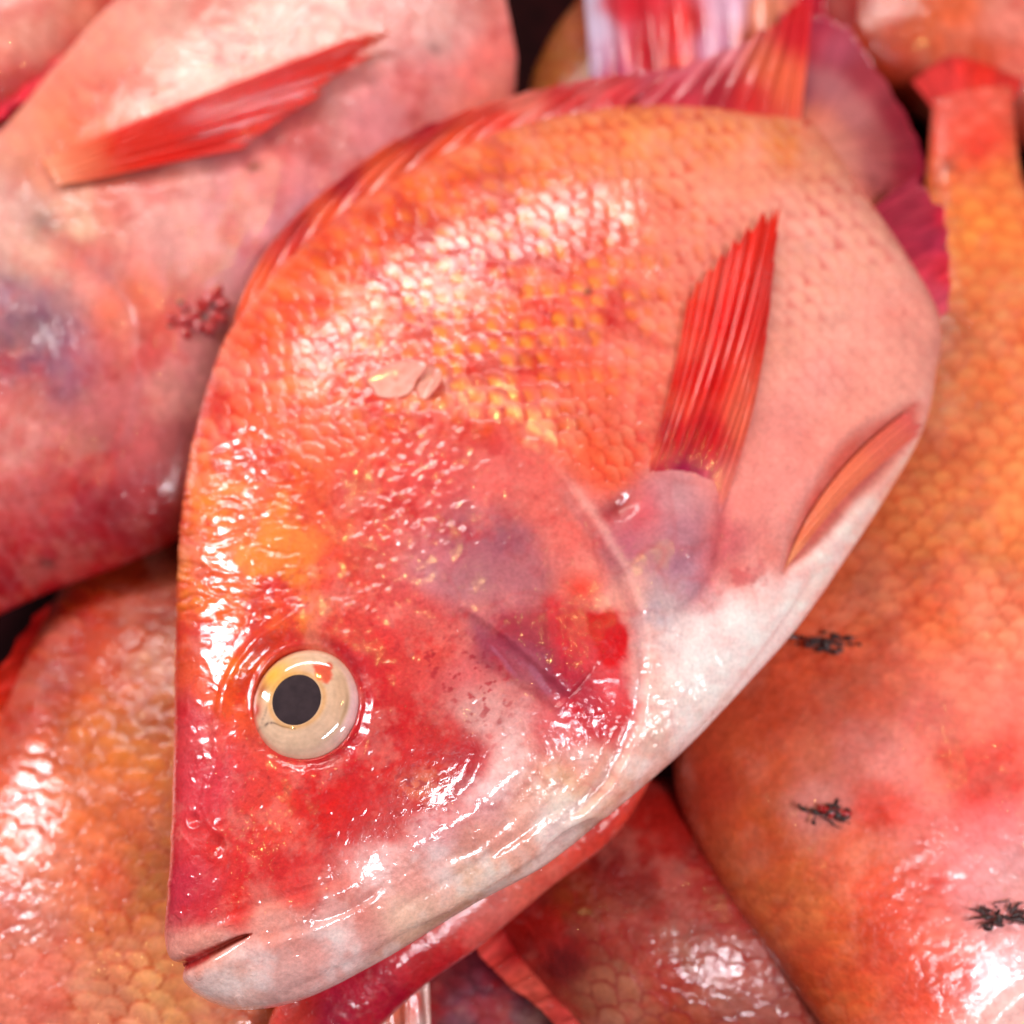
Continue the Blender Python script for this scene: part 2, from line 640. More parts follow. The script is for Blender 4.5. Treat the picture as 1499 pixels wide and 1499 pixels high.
# ================================================================== the fish in front
T_MAIN = parse('''
275,1300,c03048 300,1300,d04450 330,1250,d8403c 400,1200,e0483a 480,1180,d02626 420,1300,da4440 350,1320,d42822 560,1200,d46058 300,1150,d4404e 290,1050,d44650 300,950,de5438 285,850,f07830 280,760,f08a2a 310,850,f07030 350,820,f07c50 420,850,de5040 500,880,da5046 560,960,d43c3c 600,1050,c83030 650,1080,c43030 560,1120,d22c2c 520,1130,de463c 680,1120,b84048 620,1150,cc4444 470,1120,d83c36
330,1010,e86020 345,970,ee7a18 380,935,e86a28 450,915,d85038
300,1390,de9c8c 400,1350,e29484 500,1330,de9284 600,1280,de9e92 340,1440,dcb0a4 420,1430,d6a49c 500,1390,d69e96 600,1340,e0b6a0 700,1290,e4baa0 700,1230,da9888 780,1180,daa292 560,1260,d49a96 640,1220,d29e9e 740,1120,d8a098 700,1170,d49898 820,1150,e4b490 850,1180,e0baa0
700,1040,d49690 640,960,d85048 680,990,d46c6c 600,900,d45450 720,930,b85460
640,830,c4747c 700,850,b07078 740,800,a45c6c 680,790,ac606c 760,850,bc7076 560,800,d4544c 480,780,dc5c40 520,720,d44e46 440,720,e8683c 620,700,d8504c 720,700,de6a64 780,740,de6e64 830,780,e26e64 850,850,e27668 850,1060,d83850 820,1080,d8686a 860,1110,e09888
915,880,e8a090 945,980,e8a89c 930,1080,e0a090 890,1130,e0b098
960,820,b0747c 1000,840,b07c8c 920,800,bc6878 1000,790,b87c88 980,740,cc9498 950,770,cc7880 960,880,b08c90 960,930,d0b0aa 970,1000,e0c8bc 950,1080,dcc0b0 1020,950,e4ccc4 1080,920,e8d0c8 1000,1060,d8c8c0 1100,880,e8aca2 1080,840,de7c74 1130,820,e2786e 1060,800,d26068 1100,740,ea887e
850,640,e67056 780,600,e0645c 900,680,e65e3c 700,600,e0645c 850,560,ec6e4a 900,500,ec7c6a 800,500,e45038 950,600,ea7464 760,450,e04028 680,430,ec542c 600,420,f06434 560,460,f06c3c 620,500,ea5c34 700,520,e44a32 500,500,f07444 450,560,f07e4a 400,600,f06c42 360,640,f0643a 330,700,f07e3a 310,780,f4883a 400,680,ec6c42 470,640,e85c3a 540,590,ea644a 350,520,f0622a 420,440,f46e2a 500,370,f8722a 580,320,f87630 650,300,f87838 700,340,ee6e40 780,250,f8884a 850,210,f89052 950,190,f89a5a 1050,200,f89a64 900,280,ee9674 1000,260,f49c7c 850,350,e66448 950,330,ee846c 1050,300,f49884 1100,250,f49a7e 1150,210,f0904a 1200,240,e89a76 1150,300,f0a08e 1200,350,f4aa9c 1150,400,f8aa98 1200,450,f4aa98 1250,300,f4a290 1300,280,f8a286 1280,220,ee9886 1230,200,e88870 1190,190,e88868 1240,270,f0a08c 1270,290,f09c8c 1250,400,f8aa98 1300,450,f49e90 1350,470,f49a88 1300,350,f4a290 1300,550,f8a290 1200,560,f49e94 1150,520,f4a290 1150,620,ee9086 1250,600,f49886 1100,680,ee8c82 1150,700,ee9086 1200,650,f49082 1350,560,f8a290 1330,640,f8b4a2 1250,760,f4c2b4 1200,850,f0cac0 1150,920,ecd0c6 1060,1020,e4d4ca
''')

OPERC = [(745, 632), (800, 680), (840, 730), (885, 795), (925, 870), (945, 950), (940, 1030), (915, 1100), (880, 1160), (815, 1218)]
PREOP = [(780, 745), (800, 820), (805, 890), (812, 960), (836, 1015)]
FLAP = [(660, 885), (700, 908), (750, 945), (795, 985), (835, 1022)]
NAPE = [(250, 860), (330, 800), (420, 720), (520, 670), (640, 632), (745, 640), (830, 690), (900, 750), (960, 690), (1060, 740), (1120, 800), (1400, 560)]


def body_mask(C):
    D, S, U = polydist(C, NAPE, 2000)
    return sstep(-12, 45, D * S)


EYE_C = (447, 1027)


def relief_main(C):
    mm = 0.001
    h = np.zeros(len(C))
    x, y = C[:, 0], C[:, 1]
    body = body_mask(C)
    # scales
    H, RIM, ID, SU = scales(C, -49, 34, (640, 420), bend=0.004)
    belly = sstep(1500, 1750, x * 0.74 + y * 1.0)
    amp = body * (1 - 0.85 * sstep(1460, 1720, x * 0.72 + y * 0.98)) * (1 - 0.84 * sstep(860, 1080, x))
    patch = sstep(-0.25, 0.2, fbm(C, 90, 3, 61))
    amp = amp * (0.35 + 0.65 * patch)
    h += amp * mm * (1.45 * (H - 0.5))
    # nape: broken thick folds of skin
    nape = sstep(470, 380, x) * sstep(590, 680, y) * sstep(930, 880, y)
    cell = np.abs(fbm(C * [1.0, 1.9], 48, 3, 21)) * 6
    h += nape * mm * 0.25 * (np.clip(cell, 0, 1) - 0.5)
    crk = np.clip(1 - np.abs(fbm(C * [0.55, 1.5], 46, 3, 22, .45)) * 13, 0, 1)
    h -= nape * mm * 0.55 * crk
    # gill cover
    D, S, U = polydist(C, OPERC, 260)
    sd = D * S
    fade = sstep(0.0, 0.18, U) * sstep(1.0, 0.9, U)
    h += mm * fade * (1.7 * sstep(-6, 4, sd + 12 * fbm(C, 40, 3, 62)) * np.exp(-np.maximum(sd, 0) / 120.) - 0.8 * np.exp(-((sd + 12) / 12.) ** 2))
    h += 0
    D, S, U = polydist(C, PREOP, 120)
    sd = D * S
    f2 = np.sin(np.pi * np.clip(U, 0, 1)) ** 0.5 * sstep(.85, .55, U)
    h += mm * f2 * (0.25 * sstep(-6, 6, sd) * np.exp(-np.maximum(sd, 0) / 60.) - 0.3 * np.exp(-((sd + 6) / 6.) ** 2))
    D, S, U = polydist(C, FLAP, 140)
    sd = -D * S
    f3 = sstep(0, .3, U) * sstep(1.0, 0.93, U)
    h += mm * f3 * (1.7 * sstep(-4, 4, -sd) * np.exp(-np.maximum(-sd, 0) / 55.) - 1.2 * np.exp(-((sd - 14) / 14.) ** 2))
    # cheek
    h += mm * 1.6 * spot(C, 590, 1090, 105, 90)
    h += mm * 1.4 * spot(C, 700, 830, 110, 80, 30)
    h -= mm * 0.8 * stroke(C, [(660, 990), (700, 1050), (708, 1100), (690, 1150), (640, 1200)], 14, .25)
    h += mm * 0.9 * stroke(C, [(560, 1265), (640, 1222), (720, 1160), (800, 1085)], 26, .2)
    # eye socket
    dx, dy = (x - EYE_C[0]), (y - EYE_C[1])
    r = np.hypot(dx / 78., dy / 82.)
    h -= mm * 5.0 * sstep(1.06, 0.86, r)
    h -= mm * 0.8 * np.exp(-((r - 1.10) / 0.12) ** 2)
    h += mm * 0.45 * np.exp(-((r - 1.36 + .5 * fbm(C, 60, 3, 64)) / 0.16) ** 2)
    orb = [(322, 1080), (328, 1030), (343, 985), (372, 945), (410, 915), (450, 885)]
    h += mm * 1.2 * stroke(C, orb, 10, .15)
    h -= mm * 0.7 * stroke(C, [(345, 1040), (355, 1000), (380, 960), (415, 938)], 12, .2)
    # mouth
    D, S, U = polydist(C, [(250, 1424), (300, 1399), (340, 1379), (368, 1367)], 60)
    h -= mm * 2.6 * np.exp(-(D / (11 * np.clip(1.15 - U, 0.15, 1))) ** 2) * sstep(1.0, .75, U)
    h += mm * 0.5 * stroke(C, [(262, 1388), (320, 1357), (400, 1336), (480, 1312), (540, 1285)], 14, .12)
    h -= mm * 0.4 * stroke(C, [(285, 1368), (340, 1338), (420, 1314), (510, 1282)], 8, .15)
    h += mm * 0.8 * stroke(C, [(285, 1432), (350, 1398), (430, 1370), (500, 1345)], 16, .2)
    h -= mm * 0.4 * stroke(C, [(368, 1372), (440, 1357), (520, 1327), (570, 1290)], 7, .2)
    h -= mm * 0.6 * stroke(C, [(400, 1462), (480, 1428), (560, 1388), (640, 1345)], 9, .2)
    # nostrils
    for cx, cy, rr in ((318, 1238, 9), (283, 1200, 6)):
        q = np.hypot(x - cx, (y - cy) * 0.8)
        h += mm * (0.25 * np.exp(-((q - rr * 1.7) / (rr * .6)) ** 2) - 1.1 * np.exp(-(q / rr) ** 2))
    # ridge down the snout, shaped to catch a wavy highlight
    h += mm * 0.45 * stroke(C, [(312, 1040), (318, 1110), (300, 1165), (306, 1205), (335, 1232), (326, 1280), (303, 1335)], 7, .1)
    # throat folds
    for pl, a, wd in (([(500, 1432), (620, 1362), (740, 1292), (845, 1220)], .9, 6), ([(560, 1345), (660, 1290), (760, 1228), (840, 1165)], .7, 8), ([(600, 1372), (720, 1305), (820, 1244), (905, 1186)], .7, 5), ([(640, 1262), (700, 1240), (760, 1190)], .5, 8), ([(720, 1250), (790, 1196), (835, 1130)], .5, 10)):
        h -= mm * a * stroke(C, pl, wd, .2)
    h -= mm * 2.2 * stroke(C, [(800, 1250), (850, 1214), (890, 1196)], 8, .3)
    # belly fold, pelvic pocket
    h -= mm * 1.0 * stroke(C, [(915, 1185), (1000, 1098), (1090, 993), (1165, 890), (1200, 835)], 6, .12)
    h -= mm * 2.6 * inside(C, [(1150, 835), (1172, 760), (1235, 655), (1300, 612), (1350, 590), (1340, 640), (1270, 720), (1200, 800)], 14)
    h += mm * 1.0 * stroke(C, [(1130, 800), (1180, 700), (1240, 630), (1320, 585)], 18, .2)
    # pectoral base
    h += mm * 1.3 * spot(C, 985, 780, 56, 80, -12)
    h -= mm * 2.4 * spot(C, 908, 744, 26, 14, -30)
    h -= mm * 0.9 * stroke(C, [(1062, 700), (1056, 780), (1040, 850), (990, 900)], 9, .2)
    # flesh and wetness
    h += mm * 0.50 * fbm(C, 120, 3, 31)
    h += mm * 0.26 * fbm(C, 34, 3, 32)
    head = 1 - body
    wr = 1 - np.abs(fbm(C, 55, 3, 90)) * 4
    h += mm * 0.14 * head * np.clip(wr, 0, 1) ** 3
    drops = sstep(.22, .34, fbm(C, 16, 2, 77))
    h += mm * 0.16 * drops * (0.4 + 0.6 * head)
    crk2 = np.clip(spot(C, 600, 640, 100, 75, 40) + .8 * spot(C, 660, 780, 50, 60) + spot(C, 580, 770, 70, 110, 10) + .8 * spot(C, 520, 880, 50, 40), 0, 1)
    h += mm * 0.4 * spot(C, 985, 1000, 45, 120, 8) * fbm(C, 15, 2, 113)
    h += mm * 0.85 * crk2 * fbm(C, 13, 2, 111)
    return h


def paint_main(C):
    K = tint(C, T_MAIN, 24, 13)
    x, y = C[:, 0], C[:, 1]
    body = body_mask(C)
    H, RIM, ID, SU = scales(C, -49, 34, (640, 420), bend=0.004)
    dors = sstep(1560, 1200, x * 0.72 + y * 0.98) * body
    n1 = fbm(C, 60, 3, 13)
    # pigment between and inside scales
    reds = dors * np.clip(1.3 * spot(C, 720, 440, 250, 160, -25), 0, 1)
    mixc(K, reds * 0.75 * sstep(0.25, 0.75, H) * (0.6 + n1), 'd82a1c')
    mixc(K, dors * 0.30 * RIM, 'd8402c')
    mixc(K, body * 0.35 * RIM * sstep(900, 1000, x), 'e07a70')
    mixc(K, dors * 0.5 * sstep(0.02, .25, fbm(C, 45, 4, 8)) * sstep(620, 520, x), 'e04426')
    mixc(K, sstep(0.0, .22, fbm(C, 60, 4, 18)) * 0.6 * sstep(520, 420, x) * sstep(650, 720, y) * sstep(1000, 900, y), 'f0902e')
    mixc(K, sstep(0.05, .25, fbm(C, 50, 4, 19)) * 0.6 * sstep(500, 420, x) * sstep(500, 620, y) * sstep(1000, 900, y), 'd83a2c')
    # red lateral streaks
    mixc(K, body * 0.35 * sstep(.05, .3, fbm(C * [0.6, 1.0], 40, 4, 23)) * sstep(1150, 900, x), 'd83c34')
    # bruise
    br = spot(C, 720, 800, 85, 55, 35)
    mixc(K, br * 0.5 * sstep(-.1, .2, fbm(C, 50, 4, 51)), '985460')
    mixc(K, spot(C, 640, 850, 60, 25, 30) * .5, 'b07880')
    # dark red tissue round the eye, socket shade painted in at right; mottled cheek
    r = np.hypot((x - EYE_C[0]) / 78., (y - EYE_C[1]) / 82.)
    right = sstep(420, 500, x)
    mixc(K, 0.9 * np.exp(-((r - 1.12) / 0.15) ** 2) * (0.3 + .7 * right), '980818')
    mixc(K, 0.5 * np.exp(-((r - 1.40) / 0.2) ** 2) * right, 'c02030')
    ch = spot(C, 580, 1090, 130, 100, 20)
    mixc(K, 0.8 * ch * sstep(0.0, .18, fbm(C, 55, 4, 41)), 'b81820')
    mixc(K, 0.7 * spot(C, 500, 1190, 80, 60, 60) * sstep(-.05, .15, fbm(C, 50, 4, 42)), 'c81414')
    mixc(K, 0.5 * spot(C, 620, 1150, 20, 30, 60), 'e89060')
    # fine speckles on the cheek
    sp = sstep(.16, .24, fbm(C, 9, 2, 66, .6))
    reg = spot(C, 700, 1010, 70, 60, 40) + spot(C, 600, 1140, 80, 70) + .8 * spot(C, 640, 950, 80, 50) + .7 * spot(C, 450, 880, 200, 40)
    mixc(K, 0.75 * sp * np.clip(reg, 0, 1), 'a01828')
    mixc(K, 0.45 * sstep(.2, .26, fbm(C, 7, 2, 67, .6)) * spot(C, 400, 1120, 120, 120), '902020')
    # gill cover rim
    D, S, U = polydist(C, OPERC, 120)
    sd = D * S
    mixc(K, .4 * np.exp(-((sd - 7 + 10 * fbm(C, 45, 3, 63)) / 8.) ** 2) * sstep(.1, .25, U), 'eab4a8')
    mixc(K, .5 * np.exp(-((sd + 9) / 7.) ** 2) * sstep(.08, .25, U), '8c4c54')
    D, S, U = polydist(C, PREOP, 60)
    mixc(K, .5 * np.exp(-(D / 4.) ** 2) * sstep(0, .3, U) * sstep(.85, .5, U), 'a05050')
    # purple stain at pectoral base
    mixc(K, .55 * spot(C, 985, 835, 55, 22, -20) * sstep(-.15, .1, fbm(C, 40, 4, 73)), '8c5468')
    mixc(K, .6 * spot(C, 960, 905, 22, 26) * sstep(-.15, .1, fbm(C, 30, 3, 74)), '8c7c90')
    mixc(K, .85 * spot(C, 908, 742, 24, 12, -30), '8c0814')
    mixc(K, .6 * sstep(.03, .15, fbm(C, 26, 4, 75)) * spot(C, 1090, 835, 60, 60), 'cc4850')
    mixc(K, .6 * spot(C, 1060, 945, 16, 14), 'd88078')
    mixc(K, .6 * spot(C, 1305, 465, 24, 16), 'e87060')
    # pelvic pocket
    mixc(K, .85 * inside(C, [(1150, 835), (1172, 760), (1235, 655), (1300, 612), (1350, 592), (1340, 640), (1270, 720), (1200, 800)], 12), 'd83c24')
    # scattered orange blots behind the gill cover
    mixc(K, .8 * spot(C, 720, 632, 60, 18, 5) * sstep(-.2, .1, fbm(C, 30, 3, 76)), 'e04818')
    mixc(K, .7 * spot(C, 880, 640, 70, 45) * sstep(-.05, .2, fbm(C, 40, 3, 78)), 'ee5428')
    # mouth
    D, S, U = polydist(C, [(250, 1424), (300, 1399), (340, 1379), (368, 1367)], 60)
    mixc(K, .95 * np.exp(-(D / (10.0 * np.clip(1.2 - U, 0.2, 1))) ** 4), '8c2414')
    mixc(K, .3 * stroke(C, [(368, 1372), (440, 1357), (520, 1327), (570, 1290)], 7, .2), 'a86058')
    for pl, wd in (([(500, 1432), (620, 1362), (740, 1292), (845, 1220)], 5), ([(600, 1372), (720, 1305), (820, 1244), (905, 1186)], 4)):
        mixc(K, .45 * stroke(C, pl, wd, .15), 'a07058')
    mixc(K, .8 * stroke(C, [(800, 1250), (850, 1214), (890, 1196)], 8, .3), '8c5848')
    mixc(K, .35 * stroke(C, [(915, 1185), (1000, 1098), (1090, 993), (1165, 890)], 5, .1), 'b88478')
    mixc(K, .9 * spot(C, 860, 428, 7, 5), '2a2a24')
    # blood vessels and general unevenness
    ves = 1 - np.abs(fbm(C, 70, 3, 95)) * 16
    mixc(K, .25 * np.clip(ves, 0, 1) * (1 - body) * sstep(1330, 1150, y), 'b03038')
    # scales: blood-red bases, paler free edges
    p2 = sstep(-.2, .15, fbm(C, 55, 4, 103))
    p3 = sstep(-.2, .15, fbm(C, 70, 4, 104))
    hv = sstep(.60, .98, H)
    mixc(K, dors * .40 * hv * p2, 'f8a880')
    mixc(K, dors * .75 * sstep(.76, .5, H) * p3, 'cc1810')
    fl = body * (1 - dors) * sstep(1650, 1450, x * .72 + y * .98)
    mixc(K, fl * .25 * sstep(.72, .5, H) * p3, 'e07068')
    # haemorrhage mottling of the living colour, weaker where the skin is white
    sat = (K.max(1) - K.min(1)) / K.max(1)
    live = sstep(.60, .86, sat)
    white = (1 - live) * sstep(1480, 1680, x * .72 + y * .98)
    mixc(K, .60 * live * (1 - .75 * sstep(880, 1080, x)) * sstep(-.02, .20, fbm(C, 62, 5, 101, .62)), 'c0121e')
    su = x * .9 + y * .43
    sv = -x * .43 + y * .9
    stk = fbm(np.stack([su * .32, sv * 1.25], -1), 30, 4, 107, .6)
    mixc(K, .75 * body * np.clip(1.4 * spot(C, 700, 440, 270, 150, 15), 0, 1) * sstep(-.04, .13, stk), 'b80c0c')
    mixc(K, .22 * live * sstep(-.02, .25, fbm(C, 46, 5, 102, .68)), 'f0a090')
    mixc(K, .22 * (1 - live) * sstep(.05, .22, fbm(C, 80, 5, 105, .62)), 'e8988c')
    mixc(K, .45 * white * sstep(-.15, .2, fbm(C, 60, 4, 106, .6)), 'f0e4e0')
    # blood under the gill cover
    W = C + 34 * np.stack([fbm(C, 40, 4, 71), fbm(C, 40, 4, 72)], -1)
    mixc(K, .95 * inside(W, [(735, 905), (800, 885), (812, 960), (832, 1010), (790, 985), (750, 945)], 18) * .75, 'a41020')
    mixc(K, .9 * inside(W, [(800, 885), (850, 893), (880, 898), (915, 905), (925, 960), (935, 1040), (900, 1092), (850, 1075), (806, 1000)], 18), 'c80c22')
    mixc(K, .95 * inside(W, [(866, 900), (905, 905), (918, 940), (905, 980), (872, 965)], 6), 'c4000c')
    mixc(K, .8 * spot(C, 850, 862, 22, 18) + 0, 'e83a28')
    # fold flap, the shade of its crease painted dark purple
    D, S, U = polydist(C, FLAP, 120)
    sd = D * S
    mixc(K, .4 * sstep(.25, .5, U) * np.exp(-((sd - 24) / 20.) ** 2), '8c3048')
    mixc(K, .6 * sstep(.3, .5, U) * np.exp(-((sd + 40) / 18.) ** 2) * 0, '701c30')
    D, S, U = polydist(C, [(700, 965), (760, 1000), (822, 1040)], 90)
    mixc(K, .45 * np.exp(-(D / 9) ** 2), '7a1c34')
    ylw = reds * np.exp(-((SU - 0.28) / 0.22) ** 2) * sstep(.25, .5, ID) * sstep(-.35, .0, fbm(C, 50, 3, 57))
    mixc(K, ylw * 0.8, 'f6902a')
    fp = inside(W, [(688, 902), (750, 938), (800, 972), (836, 1022), (805, 1026), (748, 982), (700, 938)], 10)
    mixc(K, .65 * fp, '8c3850')
    mixc(K, .6 * fp * sstep(.0, .2, fbm(np.stack([(x * .6 + y * .8), (x * .8 - y * .6) * 6], -1), 60, 3, 99)), 'b06078')
    mixc(K, .5 * spot(C, 940, 745, 26, 40, 30) + .4 * stroke(C, [(1055, 720), (1052, 790), (1030, 860)], 12, .1), 'cc3c48')
    mixc(K, .14 * sstep(960, 1150, x) * sstep(250, 330, y) * (1 - .3 * sstep(560, 800, y)), 'fcc4b4')
    K *= (1 + .25 * white)[:, None]
    K *= (1 + 0.34 * fbm(C, 28, 4, 81, .6))[:, None]
    return np.clip(K, 0.002, 0.95)


PAIRS_MAIN = [((270, 1415), (272, 1420)), ((249, 1372), (285, 1452)), ((255, 1290), (345, 1478)), ((259, 1190), (440, 1464)), ((261, 1080), (560, 1405)), ((262, 960), (690, 1325)), ((264, 840), (800, 1265)), ((276, 710), (905, 1180)), ((300, 600), (1000, 1100)), ((340, 495), (1090, 1005)), ((420, 395), (1170, 915)), ((530, 305), (1245, 808)), ((660, 233), (1305, 715)), ((790, 190), (1352, 630)), ((920, 168), (1370, 550)), ((1020, 166), (1377, 480)), ((1095, 172), (1338, 402)), ((1148, 174), (1296, 338)), ((1184, 174), (1275, 298))]
P_MAIN = Plane(-0.024, 0.0, -0.04)
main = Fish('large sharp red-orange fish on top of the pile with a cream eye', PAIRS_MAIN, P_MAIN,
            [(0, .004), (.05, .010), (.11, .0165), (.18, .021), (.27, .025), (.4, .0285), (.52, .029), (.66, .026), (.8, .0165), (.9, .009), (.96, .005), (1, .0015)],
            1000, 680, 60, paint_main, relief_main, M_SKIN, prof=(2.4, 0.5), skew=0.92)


def on_surf(fish, l0=0.0008, l1=0.003, arch=0.0):
    def f(p, u, v):
        W, N = fish.surf(p)
        N = np.tile(fish.plane.n, (len(W), 1)) * 0.6 + N * 0.4
        N /= np.linalg.norm(N, axis=1, keepdims=True)
        lift = l0 + (l1 - l0) * v + arch * np.sin(np.pi * u) * np.minimum(1, v * 4) * (1 - 0.5 * v)
        return W + N * lift[:, None], N
    return f


def on_plane(fish, l0=0.0, l1=0.0, curl=0.0):
    def f(p, u, v):
        W = fish.plane.at(p, l0 + (l1 - l0) * v + curl * np.sin(u * 5.0) * v)
        return W, np.tile(fish.plane.n, (len(W), 1))
    return f


# ------------------------------------------------------------------ eye
def make_eye(fish, c, rx, ry, pupil, pr, paint, height=0.0048, sink=0.002, tilt=None):
    s, n = fish.surf([c])
    s, n = s[0], n[0]
    ax = n * 0.35 + fish.plane.n * 0.65
    ax /= np.linalg.norm(ax)
    depth = (s - EYE) @ FWD
    px = depth / FPX
    e1 = RGT - ax * (RGT @ ax)
    e1 /= np.linalg.norm(e1)
    e2 = np.cross(ax, e1)
    s = s - ax * sink

    def dome(dx, dy, extra=0.0):
        r2 = (dx / rx) ** 2 + (dy / ry) ** 2
        hgt = height * (np.sqrt(np.maximum(1 - 0.93 * r2 ** 1.7, 0)) - 0.26) / 0.74
        return s + (e1 * dx[..., None] - e2 * dy[..., None]) * px + ax * (hgt + extra)[..., None]

    nr, na = 60, 120
    rr = np.linspace(0.01, 1, nr)
    aa = np.arange(na) / na * 2 * np.pi
    DX = rr[:, None] * np.cos(aa)[None] * rx
    DY = rr[:, None] * np.sin(aa)[None] * ry
    P = dome(DX, DY).reshape(-1, 3)
    C = np.stack([DX + c[0], DY + c[1]], -1).reshape(-1, 2)
    K = paint(C)
    q = grid_quads(nr, na, wrap=True)
    P = np.concatenate([P, [dome(np.array(0.), np.array(0.))]])
    K = np.concatenate([K, K[:1]])
    j = np.arange(na)
    tri = np.concatenate([q[:, [0, 1, 2]], q[:, [0, 2, 3]], np.stack([np.full(na, len(P) - 1), j, (j + 1) % na], -1)])
    nf = np.cross(P[tri[0, 1]] - P[tri[0, 0]], P[tri[0, 2]] - P[tri[0, 0]]) @ ax
    if nf < 0:
        tri = tri[:, ::-1]
    eye = make_mesh('eye', P, tri, M_EYE, fish.root, K)
    # pupil: a shallow lens set in the eyeball
    nr = 14
    rr = np.linspace(0.02, 1, nr)
    DX = pupil[0] - c[0] + rr[:, None] * np.cos(aa)[None] * pr[0]
    DY = pupil[1] - c[1] + rr[:, None] * np.sin(aa)[None] * pr[1]
    ex = 0.00025 * (1 - rr ** 6)[:, None] * np.ones((1, na)) - 0.00004
    P = dome(DX, DY, ex).reshape(-1, 3)
    q = grid_quads(nr, na, wrap=True)
    P = np.concatenate([P, [P[:na].mean(0)]])
    tri = np.concatenate([q[:, [0, 1, 2]], q[:, [0, 2, 3]], np.stack([np.full(na, len(P) - 1), j, (j + 1) % na], -1)])
    if nf < 0:
        tri = tri[:, ::-1]
    make_mesh('pupil', P, tri, M_PUPIL, eye)
    return eye


def paint_eye(C):
    x, y = C[:, 0], C[:, 1]
    K = np.tile(hexlin('dab698'), (len(C), 1))
    mixc(K, .7 * spot(C, 480, 1075, 50, 40), 'd0ac92')
    mixc(K, .8 * spot(C, 500, 1010, 16, 50), 'c8a080')
    mixc(K, .9 * spot(C, 397, 990, 18, 26, 30), 'e8b428')
    mixc(K, .8 * spot(C, 415, 1000, 22, 30, 20), 'e8b058')
    mixc(K, .8 * spot(C, 383, 1010, 9, 14), 'a84820')
    mixc(K, .9 * spot(C, 376, 1040, 9, 12), 'c02820')
    W = C + 9 * np.stack([fbm(C, 10, 3, 5), fbm(C, 10, 3, 6)], -1)
    mixc(K, .9 * inside(W, [(455, 968), (468, 973), (480, 968), (484, 1000), (472, 1002), (460, 988)], 3), 'd8482c')
    r = np.hypot((x - 447) / 78., (y - 1027) / 82.)
    an = np.arctan2(y - 1027, x - 447)
    mixc(K, .85 * sstep(.80, .90, r) * np.exp(-((an - 0.1) / 0.8) ** 2), 'dcb4b8')
    mixc(K, .6 * np.exp(-((r - .80) / .03) ** 2) * np.exp(-((an - 0.25) / 0.5) ** 2), 'a08058')
    mixc(K, .7 * sstep(.9, 1.0, r) * np.exp(-((np.abs(an) - 3.0) / 0.8) ** 2), 'b84030')
    mixc(K, .85 * stroke(C, [(374, 1072), (390, 1064), (404, 1061), (420, 1067), (440, 1071)], 1.2, .02), '4a4040')
    mixc(K, .5 * stroke(C, [(385, 1060), (392, 1048), (394, 1035)], 1.5, .1), '6a5a58')
    # fine rings of the iris
    q = np.hypot(x - 437, y - 1028)
    K *= (1 + .03 * np.sin(q * 0.75 + 4 * fbm(C, 30, 2, 8)))[:, None]
    mixc(K, .6 * np.exp(-((q - 40) / 4.) ** 2), 'd89a50')
    K *= (1 + 0.22 * fbm(C, 18, 3, 12))[:, None]
    return np.clip(K, 0, 0.95)


make_eye(main, EYE_C, 79, 83, (437, 1028), (37, 39), paint_eye)

# ------------------------------------------------------------------ fins of the fish in front
T_PEC = parse('985,735,b87c98 955,735,b04058 1020,745,c07c90 1000,700,a01048 965,705,b01c38 980,640,b80820 1030,640,c01020 1030,560,d00c0c 1060,480,dc1008 1000,560,d81c10 1020,470,dc2810 1100,380,d82c1c 1130,300,d43c1c 945,670,e87050 985,520,e0503c 1008,440,e04c34 975,600,dc4c34 1085,620,e06850 1065,720,e07868 1110,540,e04c38 1100,500,d82418 1100,580,e06048 1125,420,d82414 1085,340,dc3020')
fin(main, 'pectoral_fin', [(930, 742), (950, 724), (982, 714), (1012, 720), (1036, 740), (1048, 766)], [(1008, 425), (1046, 372), (1090, 325), (1137, 286), (1135, 350), (1118, 500)], on_surf(main, -.0004, .004, .0030), 13, T_PEC, ray_r=.0006, nv=50, wave=.0004, ragged=.09, bow=.03, eps=14)
T_DOR = parse('345,490,e05c38 380,430,e86838 420,380,d84030 430,345,b82028 480,330,e05c34 500,275,b01c2c 560,280,e06038 628,200,b01c30 650,225,e05a30 740,190,d83c28 755,160,e08070 830,165,c83030 870,135,d86868 900,160,c83840 975,115,d06070')
fin(main, 'dorsal_fin', [(340, 502), (422, 402), (532, 314), (662, 242), (792, 198), (900, 178)], [(500, 275), (610, 205), (735, 160), (840, 133), (930, 115), (1020, 103)], on_plane(main, .003, .004, .0012), 13, T_DOR, ray_name='fin_spine', ray_r=.0012, wave=.0007, ragged=.05, bow=-.09, eps=16)
T_SOFT = parse('900,165,c04048 980,160,c03848 985,110,d87080 1050,150,a82838 1060,80,e090a0 1075,60,d86070 1090,150,c83030 1110,100,d86848 1140,20,d82828 1140,120,e06848 1160,60,d02030 1190,-30,c02848')
fin(main, 'dorsal_fin', [(895, 190), (1000, 184), (1090, 186), (1168, 194)], [(985, 122), (1075, 88), (1140, 40), (1190, -30)], on_plane(main, .003, .006, .003), 9, T_SOFT, ray_r=.0009, wave=.0006, ragged=.05, streak=.5, label='soft rear part of the dorsal fin, pink and crimson')
T_TAIL = parse('1180,120,d87080 1220,100,e08890 1240,30,d06078 1190,20,c83048 1200,-40,b83050 1280,60,c84858 1260,140,e08888 1300,180,d06868 1290,220,d87878 1340,120,b02840 1350,180,bc3048 1390,160,b01840 1330,240,c04858 1370,220,b02c44 1340,280,b83c50')
_tr = parse('1165,178,e88c70 1195,205,ee9880 1225,235,f0a08c 1255,280,f09c8c 1190,170,e07c68 1215,195,e08c7c 1245,225,e08c80 1275,270,dc8078')
T_TAIL = (np.concatenate([T_TAIL[0], _tr[0]]), np.concatenate([T_TAIL[1] * .8, _tr[1]]))
